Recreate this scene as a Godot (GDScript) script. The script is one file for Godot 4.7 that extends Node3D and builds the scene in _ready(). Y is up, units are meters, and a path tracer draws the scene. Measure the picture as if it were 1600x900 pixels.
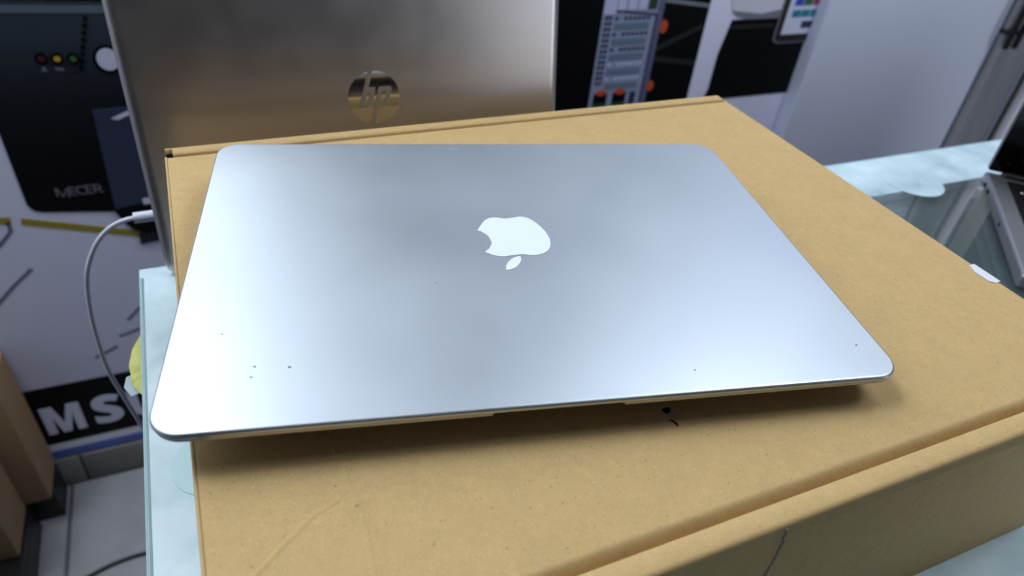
extends Node3D

# Measured places, in metres. The floor is y = 0; the counter's long side runs along x, the shop's rear wall faces +z.
const TABLE := 0.909          # top of the glass counter
const BOX := 1.031            # top of the cardboard box
const WALL := -1.13           # face of the rear wall
const LAMP := Color(0.93, 0.965, 1.0)
const PRINT := -1.122         # face of the poster board

var M := {}
var used := {}

# ---------------------------------------------------------------- naming

func numbered(called: String) -> String:
	if not used.has(called):
		used[called] = 0
		return called
	used[called] += 1
	return "%s_%03d" % [called, used[called]]


func thing(called: String, label: String, category: String, at: Vector3, turn := Basis(), group := "") -> Node3D:
	var o := Node3D.new()
	o.name = numbered(called)
	add_child(o, true)
	o.transform = Transform3D(turn, at)
	tag(o, label, category, group)
	return o


func tag(o: Node, label: String, category: String, group := "") -> void:
	o.set_meta("label", label)
	o.set_meta("category", category)
	if group:
		o.set_meta("group", group)


func part(called: String, mesh: Mesh, mat: Material, parent: Node, at := Vector3.ZERO, label := "") -> MeshInstance3D:
	var o := MeshInstance3D.new()
	o.name = called
	o.mesh = mesh
	o.material_override = mat
	o.cast_shadow = GeometryInstance3D.SHADOW_CASTING_SETTING_ON
	parent.add_child(o, true)
	o.position = at
	if label:
		o.set_meta("label", label)
	return o


func structure(called: String, mesh: Mesh, mat: Material, at: Vector3, label: String, category: String) -> MeshInstance3D:
	var o := part(called, mesh, mat, self, at)
	o.set_meta("kind", "structure")
	tag(o, label, category)
	return o

# ---------------------------------------------------------------- mesh tools

func tri(st: SurfaceTool, v: Array, n: Array) -> void:
	var order := [0, 1, 2]
	if (v[2] - v[0]).cross(v[1] - v[0]).dot(n[0] + n[1] + n[2]) < 0:
		order = [0, 2, 1]
	for i in order:
		st.set_normal(n[i].normalized())
		st.add_vertex(v[i])


func quad(st: SurfaceTool, a: Vector3, b: Vector3, c: Vector3, d: Vector3, na: Vector3, nb: Vector3, nc: Vector3, nd: Vector3) -> void:
	tri(st, [a, b, c], [na, nb, nc])
	tri(st, [a, c, d], [na, nc, nd])


func begin() -> SurfaceTool:
	var st := SurfaceTool.new()
	st.begin(Mesh.PRIMITIVE_TRIANGLES)
	return st


# A rounded rectangle in (x, z), counterclockwise, with its centre at the origin.
func rounded(w: float, d: float, r: float, n := 7) -> PackedVector2Array:
	var out := PackedVector2Array()
	for k in 4:
		var a0 := k * PI / 2
		var sx: float = [1, -1, -1, 1][k]
		var sz: float = [1, 1, -1, -1][k]
		var c := Vector2(sx * (w / 2 - r), sz * (d / 2 - r))
		for i in n + 1:
			out.append(c + r * Vector2.from_angle(a0 + i * PI / 2 / n))
	return out


func outward(p: PackedVector2Array) -> PackedVector2Array:
	var s := 0.0
	for i in p.size():
		s += p[i].cross(p[(i + 1) % p.size()])
	var out := PackedVector2Array()
	for i in p.size():
		var a := p[i] - p[i - 1]
		var b := p[(i + 1) % p.size()] - p[i]
		var n: Vector2 = (a.normalized().orthogonal() + b.normalized().orthogonal()).normalized()
		out.append(n * signf(-s) * -1.0 if s > 0 else n * -1.0)
	# orthogonal() turns clockwise or counterclockwise by convention; make sure that the normals point outwards
	var c := Vector2.ZERO
	for q in p:
		c += q / p.size()
	var away := 0.0
	for i in p.size():
		away += out[i].dot(p[i] - c)
	if away < 0:
		for i in out.size():
			out[i] = -out[i]
	return out


# An outline in (x, z) raised along y through rings of (inset, y); both ends are capped.
func loft(outline: PackedVector2Array, rings: Array, top := true, bottom := true) -> SurfaceTool:
	var st := begin()
	var n2 := outward(outline)
	var count := outline.size()
	var rn := []
	for k in rings.size():
		var t := Vector2.ZERO
		if k > 0:
			t += (rings[k] - rings[k - 1]).normalized()
		if k < rings.size() - 1:
			t += (rings[k + 1] - rings[k]).normalized()
		rn.append(Vector2(t.y, t.x).normalized())
	for k in rings.size() - 1:
		for i in count:
			var j := (i + 1) % count
			var v := []
			var n := []
			for e in [[i, k], [j, k], [j, k + 1], [i, k + 1]]:
				var p: Vector2 = outline[e[0]] - n2[e[0]] * rings[e[1]].x
				v.append(Vector3(p.x, rings[e[1]].y, p.y))
				var q: Vector2 = n2[e[0]] * rn[e[1]].x
				n.append(Vector3(q.x, rn[e[1]].y, q.y))
			quad(st, v[0], v[1], v[2], v[3], n[0], n[1], n[2], n[3])
	for cap in [[bottom, 0, Vector3.DOWN], [top, rings.size() - 1, Vector3.UP]]:
		if cap[0]:
			var flat := PackedVector2Array()
			for i in count:
				flat.append(outline[i] - n2[i] * rings[cap[1]].x)
			var ix := Geometry2D.triangulate_polygon(flat)
			for t in range(0, ix.size(), 3):
				var v := []
				for e in 3:
					v.append(Vector3(flat[ix[t + e]].x, rings[cap[1]].y, flat[ix[t + e]].y))
				tri(st, v, [cap[2], cap[2], cap[2]])
	return st


# A block with rounded upright and flat edges, its base at y = 0.
func block(w: float, h: float, d: float, r := 0.002, seg := 3) -> ArrayMesh:
	r = minf(r, minf(h, minf(w, d)) * 0.45)
	var rings := []
	for i in seg + 1:
		var a := i * PI / 2 / seg
		rings.append(Vector2(r - r * sin(a), r - r * cos(a)))
	for i in seg + 1:
		var a := i * PI / 2 / seg
		rings.append(Vector2(r - r * cos(a), h - r + r * sin(a)))
	return loft(rounded(w, d, r * 1.02, seg), rings).commit()


# A polygon in (x, y) pushed from z0 to z1; edges that turn by less than «soft» degrees are smooth.
func prism(p: PackedVector2Array, z0: float, z1: float, soft := 35.0, turn := Transform3D()) -> ArrayMesh:
	return prism_into(begin(), p, z0, z1, soft, turn).commit()


func prism_into(st: SurfaceTool, p: PackedVector2Array, z0: float, z1: float, soft := 35.0, turn := Transform3D()) -> SurfaceTool:
	var n := p.size()
	var s := 0.0
	for i in n:
		s += p[i].cross(p[(i + 1) % n])
	var en := []
	for i in n:
		var e := (p[(i + 1) % n] - p[i]).normalized()
		en.append(Vector2(e.y, -e.x) * signf(s))
	for i in n:
		var j := (i + 1) % n
		var na: Vector2 = en[i]
		var nb: Vector2 = en[i]
		if en[i].dot(en[i - 1]) > cos(deg_to_rad(soft)):
			na = (en[i] + en[i - 1]).normalized()
		if en[i].dot(en[j]) > cos(deg_to_rad(soft)):
			nb = (en[i] + en[j]).normalized()
		var a := Vector3(na.x, na.y, 0)
		var b := Vector3(nb.x, nb.y, 0)
		quad(st, turn * Vector3(p[i].x, p[i].y, z0), turn * Vector3(p[j].x, p[j].y, z0), turn * Vector3(p[j].x, p[j].y, z1), turn * Vector3(p[i].x, p[i].y, z1), turn.basis * a, turn.basis * b, turn.basis * b, turn.basis * a)
	var ix := Geometry2D.triangulate_polygon(p)
	for t in range(0, ix.size(), 3):
		for side in [[z0, Vector3(0, 0, -1)], [z1, Vector3(0, 0, 1)]]:
			var v := []
			for e in 3:
				v.append(turn * Vector3(p[ix[t + e]].x, p[ix[t + e]].y, side[0]))
			var nn: Vector3 = turn.basis * (side[1] * signf(z1 - z0))
			tri(st, v, [nn, nn, nn])
	return st


func disc(c: Vector2, rx: float, ry: float, n := 28) -> PackedVector2Array:
	var out := PackedVector2Array()
	for i in n:
		out.append(c + Vector2(rx, ry) * Vector2.from_angle(i * TAU / n))
	return out


func rect(x0: float, y0: float, x1: float, y1: float) -> PackedVector2Array:
	return PackedVector2Array([Vector2(x0, y0), Vector2(x1, y0), Vector2(x1, y1), Vector2(x0, y1)])


func stroke(a: Vector2, b: Vector2, w: float) -> PackedVector2Array:
	var n := (b - a).normalized().orthogonal() * w / 2
	return PackedVector2Array([a - n, b - n, b + n, a + n])


# A round cable through points, with rounded bends.
func tube(points: Array, r: float, sides := 12) -> ArrayMesh:
	var c := Curve3D.new()
	for i in points.size():
		var t := Vector3.ZERO
		if i > 0 and i < points.size() - 1:
			t = (points[i + 1] - points[i - 1]) / 6.0
		c.add_point(points[i], -t, t)
	c.bake_interval = maxf(r * 1.5, 0.004)
	var b := c.get_baked_points()
	var st := begin()
	var up := Vector3(0.3, 0.2, 0.93).normalized()
	var rings := []
	for i in b.size():
		var t := (b[mini(i + 1, b.size() - 1)] - b[maxi(i - 1, 0)]).normalized()
		var x := t.cross(up).normalized()
		var y := x.cross(t)
		up = y
		var ring := []
		for k in sides:
			ring.append(x * cos(k * TAU / sides) + y * sin(k * TAU / sides))
		rings.append(ring)
	for i in b.size() - 1:
		for k in sides:
			var l := (k + 1) % sides
			var n0: Vector3 = rings[i][k]
			var n1: Vector3 = rings[i][l]
			var n2: Vector3 = rings[i + 1][l]
			var n3: Vector3 = rings[i + 1][k]
			quad(st, b[i] + n0 * r, b[i] + n1 * r, b[i + 1] + n2 * r, b[i + 1] + n3 * r, n0, n1, n2, n3)
	for e in [0, b.size() - 1]:
		var t := (b[1] - b[0]).normalized() * -1.0 if e == 0 else (b[e] - b[e - 1]).normalized()
		for k in range(1, sides - 1):
			tri(st, [b[e] + rings[e][0] * r, b[e] + rings[e][k] * r, b[e] + rings[e][k + 1] * r], [t, t, t])
	return st.commit()

# ---------------------------------------------------------------- materials

func mat(called: String, color: Color, rough := 0.6, metal := 0.0, spec := 0.5) -> StandardMaterial3D:
	var m := StandardMaterial3D.new()
	m.resource_name = called
	m.albedo_color = color
	m.roughness = rough
	m.metallic = metal
	m.metallic_specular = spec
	M[called] = m
	return m


func noise(freq: float, seed_: int, octaves := 4, kind := FastNoiseLite.TYPE_SIMPLEX_SMOOTH) -> FastNoiseLite:
	var n := FastNoiseLite.new()
	n.noise_type = kind
	n.frequency = freq
	n.seed = seed_
	n.fractal_octaves = octaves
	return n


func triplanar(m: StandardMaterial3D, metres: float) -> void:
	m.uv1_triplanar = true
	m.uv1_world_triplanar = true
	m.uv1_scale = Vector3.ONE / metres
	m.uv1_triplanar_sharpness = 4.0


func bytes(n: FastNoiseLite, size: int) -> PackedByteArray:
	var im := n.get_seamless_image(size, size)
	im.convert(Image.FORMAT_L8)
	return im.get_data()


# Kraft board: mottled fibres, pale and dark flecks.
func kraft_texture(size: int, base: Color, seed_: int) -> ImageTexture:
	var a := bytes(noise(0.012, seed_, 4), size)
	var f := bytes(noise(0.21, seed_ + 1, 3), size)
	var long := noise(0.05, seed_ + 2, 2)
	long.domain_warp_enabled = true
	var g := bytes(long, size)
	var data := PackedByteArray()
	data.resize(size * size * 3)
	for i in size * size:
		var v := 1.0 + (a[i] - 128) / 128.0 * 0.018 + (f[i] - 128) / 128.0 * 0.045 + (g[i] - 128) / 128.0 * 0.02
		var warm := (g[i] - 128) / 128.0 * 0.008
		data[i * 3] = clampi(int(base.r8 * (v + warm)), 0, 255)
		data[i * 3 + 1] = clampi(int(base.g8 * v), 0, 255)
		data[i * 3 + 2] = clampi(int(base.b8 * (v - warm * 2.0)), 0, 255)
	var rng := RandomNumberGenerator.new()
	rng.seed = seed_
	for k in 1500:
		var x := rng.randi() % size
		var y := rng.randi() % size
		var dark := rng.randf() < 0.55
		var long_ := rng.randi_range(1, 4)
		var dir := Vector2.from_angle(rng.randf() * TAU)
		var s := rng.randf_range(0.62, 0.85) if dark else rng.randf_range(1.08, 1.2)
		for e in long_:
			var i: int = posmod(y + int(dir.y * e), size) * size + posmod(x + int(dir.x * e), size)
			for ch in 3:
				data[i * 3 + ch] = clampi(int(data[i * 3 + ch] * s), 0, 255)
	return ImageTexture.create_from_image(Image.create_from_data(size, size, false, Image.FORMAT_RGB8, data))


# Tinted grey picture: base + spread * noise, for smears, grain and wear.
func grain_texture(size: int, lo: Color, hi: Color, n: FastNoiseLite, power := 1.0) -> ImageTexture:
	var a := bytes(n, size)
	var data := PackedByteArray()
	data.resize(size * size * 3)
	for i in size * size:
		var c := lo.lerp(hi, pow(a[i] / 255.0, power))
		data[i * 3] = c.r8
		data[i * 3 + 1] = c.g8
		data[i * 3 + 2] = c.b8
	return ImageTexture.create_from_image(Image.create_from_data(size, size, false, Image.FORMAT_RGB8, data))


func materials() -> void:
	var k := mat("kraft_board", Color.WHITE, 0.78, 0.0, 0.35)
	k.albedo_texture = kraft_texture(1024, Color(0.755, 0.64, 0.445), 11)
	k.heightmap_enabled = true
	k.heightmap_scale = 0.02
	k.heightmap_texture = grain_texture(512, Color.BLACK, Color.WHITE, noise(0.06, 5, 3))
	triplanar(k, 0.30)
	k.normal_scale = 0.3
	var kd := mat("old_kraft_board", Color.WHITE, 0.8, 0.0, 0.3)
	kd.albedo_texture = kraft_texture(512, Color(0.60, 0.50, 0.38), 23)
	triplanar(kd, 0.5)
	mat("torn_paper", Color(0.66, 0.63, 0.58), 0.9, 0.0, 0.2)
	mat("hole_dark", Color(0.07, 0.06, 0.05), 0.9, 0.0, 0.1)  # near black, painted where shade would fill holes and gaps
	mat("white_tape", Color(0.86, 0.86, 0.89), 0.5)

	var lid := mat("silver_aluminium", Color(0.76, 0.79, 0.825), 1.0, 1.0)
	lid.roughness_texture = grain_texture(512, Color(0.37, 0.37, 0.37), Color(0.46, 0.46, 0.46), noise(0.006, 31, 4))
	triplanar(lid, 0.36)
	mat("silver_aluminium_plain", Color(0.78, 0.79, 0.81), 0.38, 1.0)
	mat("base_aluminium", Color(0.70, 0.70, 0.71), 0.4, 1.0)
	mat("emblem_white", Color(0.90, 0.93, 0.97), 0.35)
	mat("rubber_black", Color(0.03, 0.03, 0.035), 0.7)
	mat("dust_speck", Color(0.42, 0.43, 0.46), 0.8)

	var hp := mat("brushed_silver", Color(0.74, 0.72, 0.725), 1.0, 1.0)
	hp.roughness_texture = grain_texture(256, Color(0.32, 0.32, 0.32), Color(0.38, 0.38, 0.38), noise(0.03, 41, 3))
	triplanar(hp, 0.25)
	mat("mirror_chrome", Color(0.80, 0.79, 0.78), 0.06, 1.0)
	mat("space_grey", Color(0.62, 0.62, 0.65), 0.45, 0.9)
	mat("screen_black", Color(0.006, 0.006, 0.008), 0.12)
	mat("key_black", Color(0.02, 0.02, 0.024), 0.45)
	mat("key_legend", Color(0.8, 0.8, 0.82), 0.5)

	var fr := mat("frosted_glass", Color.WHITE, 0.34)
	fr.albedo_texture = grain_texture(512, Color(0.58, 0.69, 0.73), Color(0.84, 0.92, 0.96), noise(0.011, 51, 5), 0.6)
	triplanar(fr, 0.4)
	mat("glass_edge", Color(0.40, 0.55, 0.56), 0.15)
	mat("glass_edge_light", Color(0.68, 0.80, 0.83), 0.2)
	mat("glass_disc", Color(0.68, 0.80, 0.84), 0.4)
	var cl := mat("clear_glass", Color(0.8, 0.9, 0.92, 0.06), 0.02)
	cl.transparency = BaseMaterial3D.TRANSPARENCY_ALPHA
	mat("counter_dark", Color(0.22, 0.25, 0.28), 0.5)
	mat("counter_slate", Color(0.22, 0.26, 0.30), 0.5)
	mat("cream_post", Color(0.86, 0.86, 0.80), 0.5)
	mat("white_post", Color(0.86, 0.88, 0.90), 0.4)

	mat("poster_paper", Color(0.90, 0.90, 1.0), 0.45)
	mat("ink_black", Color(0.012, 0.012, 0.018), 0.5, 0.0, 0.3)
	mat("ink_body", Color(0.20, 0.22, 0.26), 0.5, 0.0, 0.3)
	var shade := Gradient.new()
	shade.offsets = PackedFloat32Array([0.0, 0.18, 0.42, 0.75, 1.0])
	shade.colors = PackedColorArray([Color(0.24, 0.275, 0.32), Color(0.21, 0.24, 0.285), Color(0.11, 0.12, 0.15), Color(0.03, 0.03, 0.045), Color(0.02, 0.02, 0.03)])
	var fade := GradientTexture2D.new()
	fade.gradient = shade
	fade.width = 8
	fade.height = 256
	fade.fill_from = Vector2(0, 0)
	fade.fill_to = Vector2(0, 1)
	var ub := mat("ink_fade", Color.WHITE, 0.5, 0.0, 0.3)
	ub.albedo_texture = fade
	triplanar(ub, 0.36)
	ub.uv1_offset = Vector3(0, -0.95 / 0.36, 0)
	mat("ink_charcoal", Color(0.10, 0.10, 0.11), 0.5)
	mat("ink_bevel", Color(0.38, 0.43, 0.49), 0.5)
	mat("ink_slate", Color(0.20, 0.22, 0.33), 0.5)
	mat("ink_white", Color(0.86, 0.86, 0.96), 0.45)
	mat("ink_grey", Color(0.42, 0.42, 0.46), 0.5)
	mat("ink_line", Color(0.44, 0.44, 0.56), 0.5)
	mat("ink_yellow", Color(0.62, 0.56, 0.16), 0.5)
	mat("ink_blue_strip", Color(0.35, 0.43, 0.76), 0.4)
	mat("ink_pale_strip", Color(0.92, 0.94, 1.0), 0.4)
	mat("ink_rack", Color(0.58, 0.62, 0.74), 0.5)
	mat("ink_rack_light", Color(0.78, 0.80, 0.94), 0.5)
	mat("ink_rack_blue", Color(0.42, 0.49, 0.60), 0.5)
	mat("ink_navy", Color(0.17, 0.18, 0.33), 0.5)
	mat("ink_post", Color(0.38, 0.38, 0.52), 0.5)
	mat("ink_orange", Color(0.78, 0.30, 0.14), 0.5)
	mat("ink_green", Color(0.16, 0.42, 0.24), 0.5)
	mat("ink_red", Color(0.30, 0.07, 0.09), 0.5)
	mat("ink_crimson", Color(0.65, 0.16, 0.38), 0.5)
	mat("ink_amber", Color(0.80, 0.64, 0.18), 0.5)
	mat("ink_indicator_green", Color(0.25, 0.42, 0.22), 0.5)
	mat("ink_leaf", Color(0.10, 0.24, 0.16), 0.5)
	mat("ink_blue", Color(0.24, 0.28, 0.78), 0.5)
	mat("ink_teal", Color(0.12, 0.50, 0.60), 0.5)
	mat("ink_pale_grey", Color(0.85, 0.85, 0.91), 0.5)
	mat("ink_mid_grey", Color(0.48, 0.49, 0.54), 0.5)

	mat("blue_grey_paint", Color(0.86, 0.885, 0.97), 0.55)
	mat("aluminium_frame", Color(0.64, 0.64, 0.67), 0.35, 0.4)
	mat("frame_light", Color(0.60, 0.60, 0.66), 0.4, 0.3)
	mat("gasket_dark", Color(0.12, 0.12, 0.13), 0.6)
	mat("white_jamb", Color(0.97, 0.95, 1.0), 0.5)
	mat("handle_black", Color(0.025, 0.025, 0.025), 0.4)
	mat("white_cable", Color(0.84, 0.86, 0.92), 0.4)
	mat("dark_cable", Color(0.10, 0.09, 0.13), 0.5)
	var y := mat("yellow_paper", Color.WHITE, 0.7)
	y.albedo_texture = grain_texture(256, Color(0.68, 0.68, 0.36), Color(0.86, 0.86, 0.52), noise(0.03, 61, 3))
	triplanar(y, 0.1)
	mat("pale_paper", Color(0.66, 0.72, 0.74), 0.7)
	var t := mat("floor_tile", Color.WHITE, 0.35)
	t.albedo_texture = grain_texture(256, Color(0.60, 0.60, 0.62), Color(0.66, 0.66, 0.68), noise(0.02, 71, 4))
	triplanar(t, 0.6)
	mat("skirting", Color(0.50, 0.49, 0.48), 0.4)
	mat("grout", Color(0.38, 0.38, 0.40), 0.9)
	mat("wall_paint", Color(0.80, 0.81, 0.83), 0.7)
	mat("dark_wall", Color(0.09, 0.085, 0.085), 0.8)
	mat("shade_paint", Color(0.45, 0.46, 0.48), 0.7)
	mat("ceiling_paint", Color(0.42, 0.43, 0.45), 0.8)
	mat("print_red", Color(0.45, 0.08, 0.08), 0.7)

# ---------------------------------------------------------------- setting

func lamp_panel(called: String, label: String, at: Vector3, w: float, d: float, energy: float, tilt := Basis()) -> void:
	var o := thing(called, label, "light", at, tilt, "")
	part("frame", block(w + 0.03, 0.04, d + 0.03, 0.004), M.white_post, o, Vector3(0, 0.002, 0))
	var g := mat("lamp_glow_" + called, Color(0.9, 0.9, 0.9), 0.5)
	g.emission_enabled = true
	g.emission = LAMP
	g.emission_energy_multiplier = 1.2
	part("diffuser", block(w, 0.008, d, 0.002), g, o, Vector3(0, -0.006, 0))
	var l := AreaLight3D.new()
	l.name = "light"
	l.area_size = Vector2(w, d)
	l.light_energy = energy
	l.light_color = LAMP
	l.shadow_enabled = true
	l.set("area_range", 12.0)
	o.add_child(l)
	l.rotation_degrees.x = -90
	l.position.y = -0.012


func room() -> void:
	var xw := -1.7
	var xe := 3.4
	var zf := 1.62
	var hc := 2.75
	structure("wall_rear", block(xe - xw, hc, 0.12, 0.002), M.wall_paint, Vector3((xw + xe) / 2, 0, WALL - 0.06), "pale painted rear wall behind the poster", "wall")
	structure("wall_front", block(xe - xw, hc, 0.12, 0.002), M.dark_wall, Vector3((xw + xe) / 2, 0, zf + 0.06), "unseen dark wall facing the counter front", "wall")  # out of view, near black to keep the box front dim
	structure("wall_left", block(0.12, hc, zf - WALL, 0.002), M.wall_paint, Vector3(xw - 0.06, 0, (zf + WALL) / 2), "pale painted wall at the left end of the shop", "wall")
	structure("wall_right", block(0.12, hc, zf - WALL, 0.002), M.shade_paint, Vector3(xe + 0.06, 0, (zf + WALL) / 2), "unseen grey wall at the right end of the shop", "wall")  # out of view; grey chosen to cut bounce onto the box
	structure("ceiling", block(xe - xw + 0.24, 0.1, zf - WALL + 0.24, 0.002), M.ceiling_paint, Vector3((xw + xe) / 2, hc, (zf + WALL) / 2), "unseen grey ceiling over the counter", "ceiling")  # out of view, darkened so less light falls back on the box front
	var fl := structure("floor", block(xe - xw, 0.08, zf - WALL, 0.002), M.grout, Vector3((xw + xe) / 2, -0.082, (zf + WALL) / 2), "grey tiled shop floor", "floor")
	# grey floor tiles; the joint that shows lies at x = -0.378
	var s := 0.6
	var tile := block(s - 0.007, 0.008, s - 0.007, 0.0015, 2)
	for i in range(-3, 6):
		for j in range(0, 6):
			var x := -0.378 + s * (i + 0.5)
			var z := -1.118 + s * (j + 0.5)
			if x - s / 2 < xw or x + s / 2 > xe or z + s / 2 > zf:
				continue
			part("tile", tile, M.floor_tile, fl, Vector3(x, 0.074, z) - Vector3((xw + xe) / 2, 0, (zf + WALL) / 2))
	var cb := thing("unseen_dark_block", "unseen tall dark block behind the camera that shades the box front", "light_blocker", Vector3(-0.22, 0, 0.45))  # unseen block in place of a person, keeps light off the box front
	part("block_body", block(1.74, 2.60, 0.40, 0.004), M.dark_wall, cb)
	for i in 3:
		part("door", block(0.56, 2.1, 0.018, 0.003), M.dark_wall, cb, Vector3(-0.57 + i * 0.57, 0.1, -0.21))  # panels on the unseen block, as dark as its body
	# tiled skirting below the poster
	var sk := structure("baseboard_rear", block(2.6, 0.074, 0.004, 0.0005), M.grout, Vector3(-0.1, 0, -1.1225), "low grey tiled skirting under the poster", "baseboard")
	for i in range(-2, 3):
		part("skirting_tile", block(0.495, 0.075, 0.008, 0.001, 2), M.skirting, sk, Vector3(-0.346 + 0.5 * i + 0.25 + 0.1, 0.0, 0.003))


func flat(called: String, p: PackedVector2Array, m: Material, parent: Node3D, layer: int, label := "") -> MeshInstance3D:
	var o := part(called, prism(p, 0.0, 0.0006 * layer + 0.0003), m, parent, -parent.global_position + Vector3(0, 0, PRINT), label)
	return o


func lettering(called: String, text: String, cap: float, m: Material, parent: Node3D, at: Vector3, slant := 0.0, label := "", stretch := 1.0, weight := 700, wide := 0.0) -> void:
	var f := SystemFont.new()
	f.font_names = PackedStringArray(["Droid Sans"])
	f.font_weight = weight
	var v := FontVariation.new()
	v.base_font = f
	v.variation_embolden = 0.7 if wide > 0 else 0.0
	v.variation_transform = Transform2D(Vector2(stretch, 0), Vector2(slant, 1), Vector2.ZERO)
	var t := TextMesh.new()
	t.font = v
	t.text = text
	t.font_size = 64
	t.pixel_size = cap / (0.714 * 64.0)
	t.depth = 0.001
	t.curve_step = 1.0
	t.horizontal_alignment = HORIZONTAL_ALIGNMENT_LEFT
	t.vertical_alignment = VERTICAL_ALIGNMENT_BOTTOM
	var o := part(called, t, m, parent, Vector3.ZERO, label)
	if wide > 0:
		o.scale.x = wide / t.get_aabb().size.x
		at.x -= t.get_aabb().position.x * (o.scale.x - 1.0)
	var low := t.get_aabb().position
	o.position = at - Vector3(low.x, low.y, 0) - parent.global_position


func poster() -> void:
	var p := thing("wall_poster", "large pale lavender wall poster printed with black office machines above a black lettered band", "poster", Vector3(-0.05, 0.077, WALL + 0.004))
	var bw := 2.5
	part("board", block(bw, 1.135, 0.007, 0.001), M.poster_paper, p, Vector3(0, 0, 0.0005))
	# lower edge and the lettered band
	flat("pale_edge_strip", rect(-1.28, 0.098, 1.19, 0.117), M.ink_pale_strip, p, 1)
	flat("blue_edge_strip", rect(-1.28, 0.079, 1.19, 0.0985), M.ink_blue_strip, p, 2)
	flat("black_band", rect(-1.28, 0.117, 1.19, 0.264), M.ink_black, p, 1)
	for l in [["S", -0.518, 0.049], ["A", -0.458, 0.066], ["M", -0.378, 0.0645], ["S", -0.296, 0.0495], ["U", -0.2325, 0.050], ["N", -0.166, 0.052], ["G", -0.100, 0.054]]:
		lettering("letter", l[0], 0.066, M.ink_white, p, Vector3(l[1], 0.1445, PRINT + 0.0012), 0.0, "", 1.0, 700, l[2])
	# thin drawn lines and the yellow line
	for l in [[-0.3063, 0.612, -0.3063, 0.596], [-0.3063, 0.596, -0.331, 0.570], [-0.300, 0.522, -0.336, 0.491], [-0.336, 0.491, -0.372, 0.455], [-0.176, 0.361, -0.212, 0.352], [-0.155, 0.42, -0.19, 0.385], [-0.22, 0.33, -0.26, 0.312]]:
		flat("drawn_line", stroke(Vector2(l[0], l[1]), Vector2(l[2], l[3]), 0.0055), M.ink_line, p, 1)
	flat("yellow_line", stroke(Vector2(-0.42, 0.630), Vector2(-0.3015, 0.614), 0.012), M.ink_yellow, p, 1)
	flat("yellow_line", stroke(Vector2(-0.2885, 0.6105), Vector2(-0.12, 0.556), 0.012), M.ink_yellow, p, 1)
	# a power unit, front
	var body := PackedVector2Array()
	body.append_array([Vector2(-0.42, 0.948), Vector2(0.10, 0.935), Vector2(0.10, 0.590)])
	body.append_array([Vector2(-0.16, 0.6085), Vector2(-0.255, 0.6225), Vector2(-0.263, 0.6250), Vector2(-0.2685, 0.6290), Vector2(-0.2715, 0.6345), Vector2(-0.273, 0.642), Vector2(-0.272, 0.80), Vector2(-0.42, 0.80)])
	body = PackedVector2Array([Vector2(-0.272, 0.940), Vector2(0.10, 0.925), Vector2(0.10, 0.590), Vector2(-0.16, 0.6085), Vector2(-0.255, 0.6225), Vector2(-0.263, 0.6250), Vector2(-0.2685, 0.6290), Vector2(-0.2715, 0.6345), Vector2(-0.273, 0.642)])
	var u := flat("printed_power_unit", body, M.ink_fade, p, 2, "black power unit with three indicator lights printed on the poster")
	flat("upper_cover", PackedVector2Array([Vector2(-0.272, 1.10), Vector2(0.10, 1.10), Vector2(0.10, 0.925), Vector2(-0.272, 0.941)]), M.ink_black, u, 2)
	flat("bevel", PackedVector2Array([Vector2(-0.272, 0.9345), Vector2(-0.08, 0.9275), Vector2(-0.08, 0.9175), Vector2(-0.272, 0.9245)]), M.ink_bevel, u, 3)
	for i in 8:
		var q := Vector2(-0.1255, 0.912).lerp(Vector2(-0.147, 0.845), i / 7.0)
		flat("vent_dot", disc(q, 0.0028, 0.0036, 12), M.ink_black, u, 4)
	var lit := [M.ink_red, M.ink_amber, M.ink_indicator_green]
	var where := [Vector2(-0.1918, 0.8603), Vector2(-0.1731, 0.8592), Vector2(-0.1538, 0.8580)]
	for i in 3:
		flat("indicator_ring", disc(where[i], 0.0080, 0.0085), M.ink_black, u, 4)
		flat("indicator_light", disc(where[i], 0.0042, 0.0042, 18), lit[i], u, 5)
		var q: Vector2 = where[i] + Vector2(-0.001, -0.0150)
		if i == 0:
			flat("indicator_symbol", PackedVector2Array([q + Vector2(-0.004, -0.003), q + Vector2(0.004, -0.003), q + Vector2(0.002, 0.004), q + Vector2(-0.001, 0.004)]), M.ink_grey, u, 4)
		else:
			flat("indicator_symbol", stroke(q + Vector2(-0.005, 0.001), q + Vector2(0.005, -0.001), 0.004), M.ink_grey if i == 1 else M.ink_charcoal, u, 4)
	flat("button_ring", disc(Vector2(-0.1115, 0.8545), 0.0185, 0.0205), M.ink_black, u, 4)
	flat("button", disc(Vector2(-0.1115, 0.8548), 0.0142, 0.0160), M.ink_white, u, 5, "round white button")
	lettering("lettering", "MECER", 0.0145, M.ink_grey, u, Vector3(-0.2300, 0.6440, PRINT + 0.003), -0.28, "", 1.25, 400)
	# a second, slate coloured unit that stands before it in the print
	var v := flat("printed_slate_unit", PackedVector2Array([Vector2(-0.1495, 0.7815), Vector2(0.05, 0.788), Vector2(0.05, 0.632), Vector2(-0.158, 0.612)]), M.ink_slate, p, 6, "slate grey unit with a black rounded foot printed on the poster")
	flat("black_foot", PackedVector2Array([Vector2(-0.160, 0.613), Vector2(-0.06, 0.628), Vector2(-0.06, 0.566), Vector2(-0.115, 0.5625), Vector2(-0.130, 0.566), Vector2(-0.142, 0.574), Vector2(-0.150, 0.587)]), M.ink_black, v, 7)
	flat("white_mark", PackedVector2Array([Vector2(-0.128, 0.767), Vector2(-0.119, 0.764), Vector2(-0.095, 0.774), Vector2(-0.095, 0.780), Vector2(-0.116, 0.772)]), M.ink_white, v, 7)
	flat("white_tag", rect(-0.116, 0.617, -0.096, 0.627), M.ink_white, v, 8)
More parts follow.
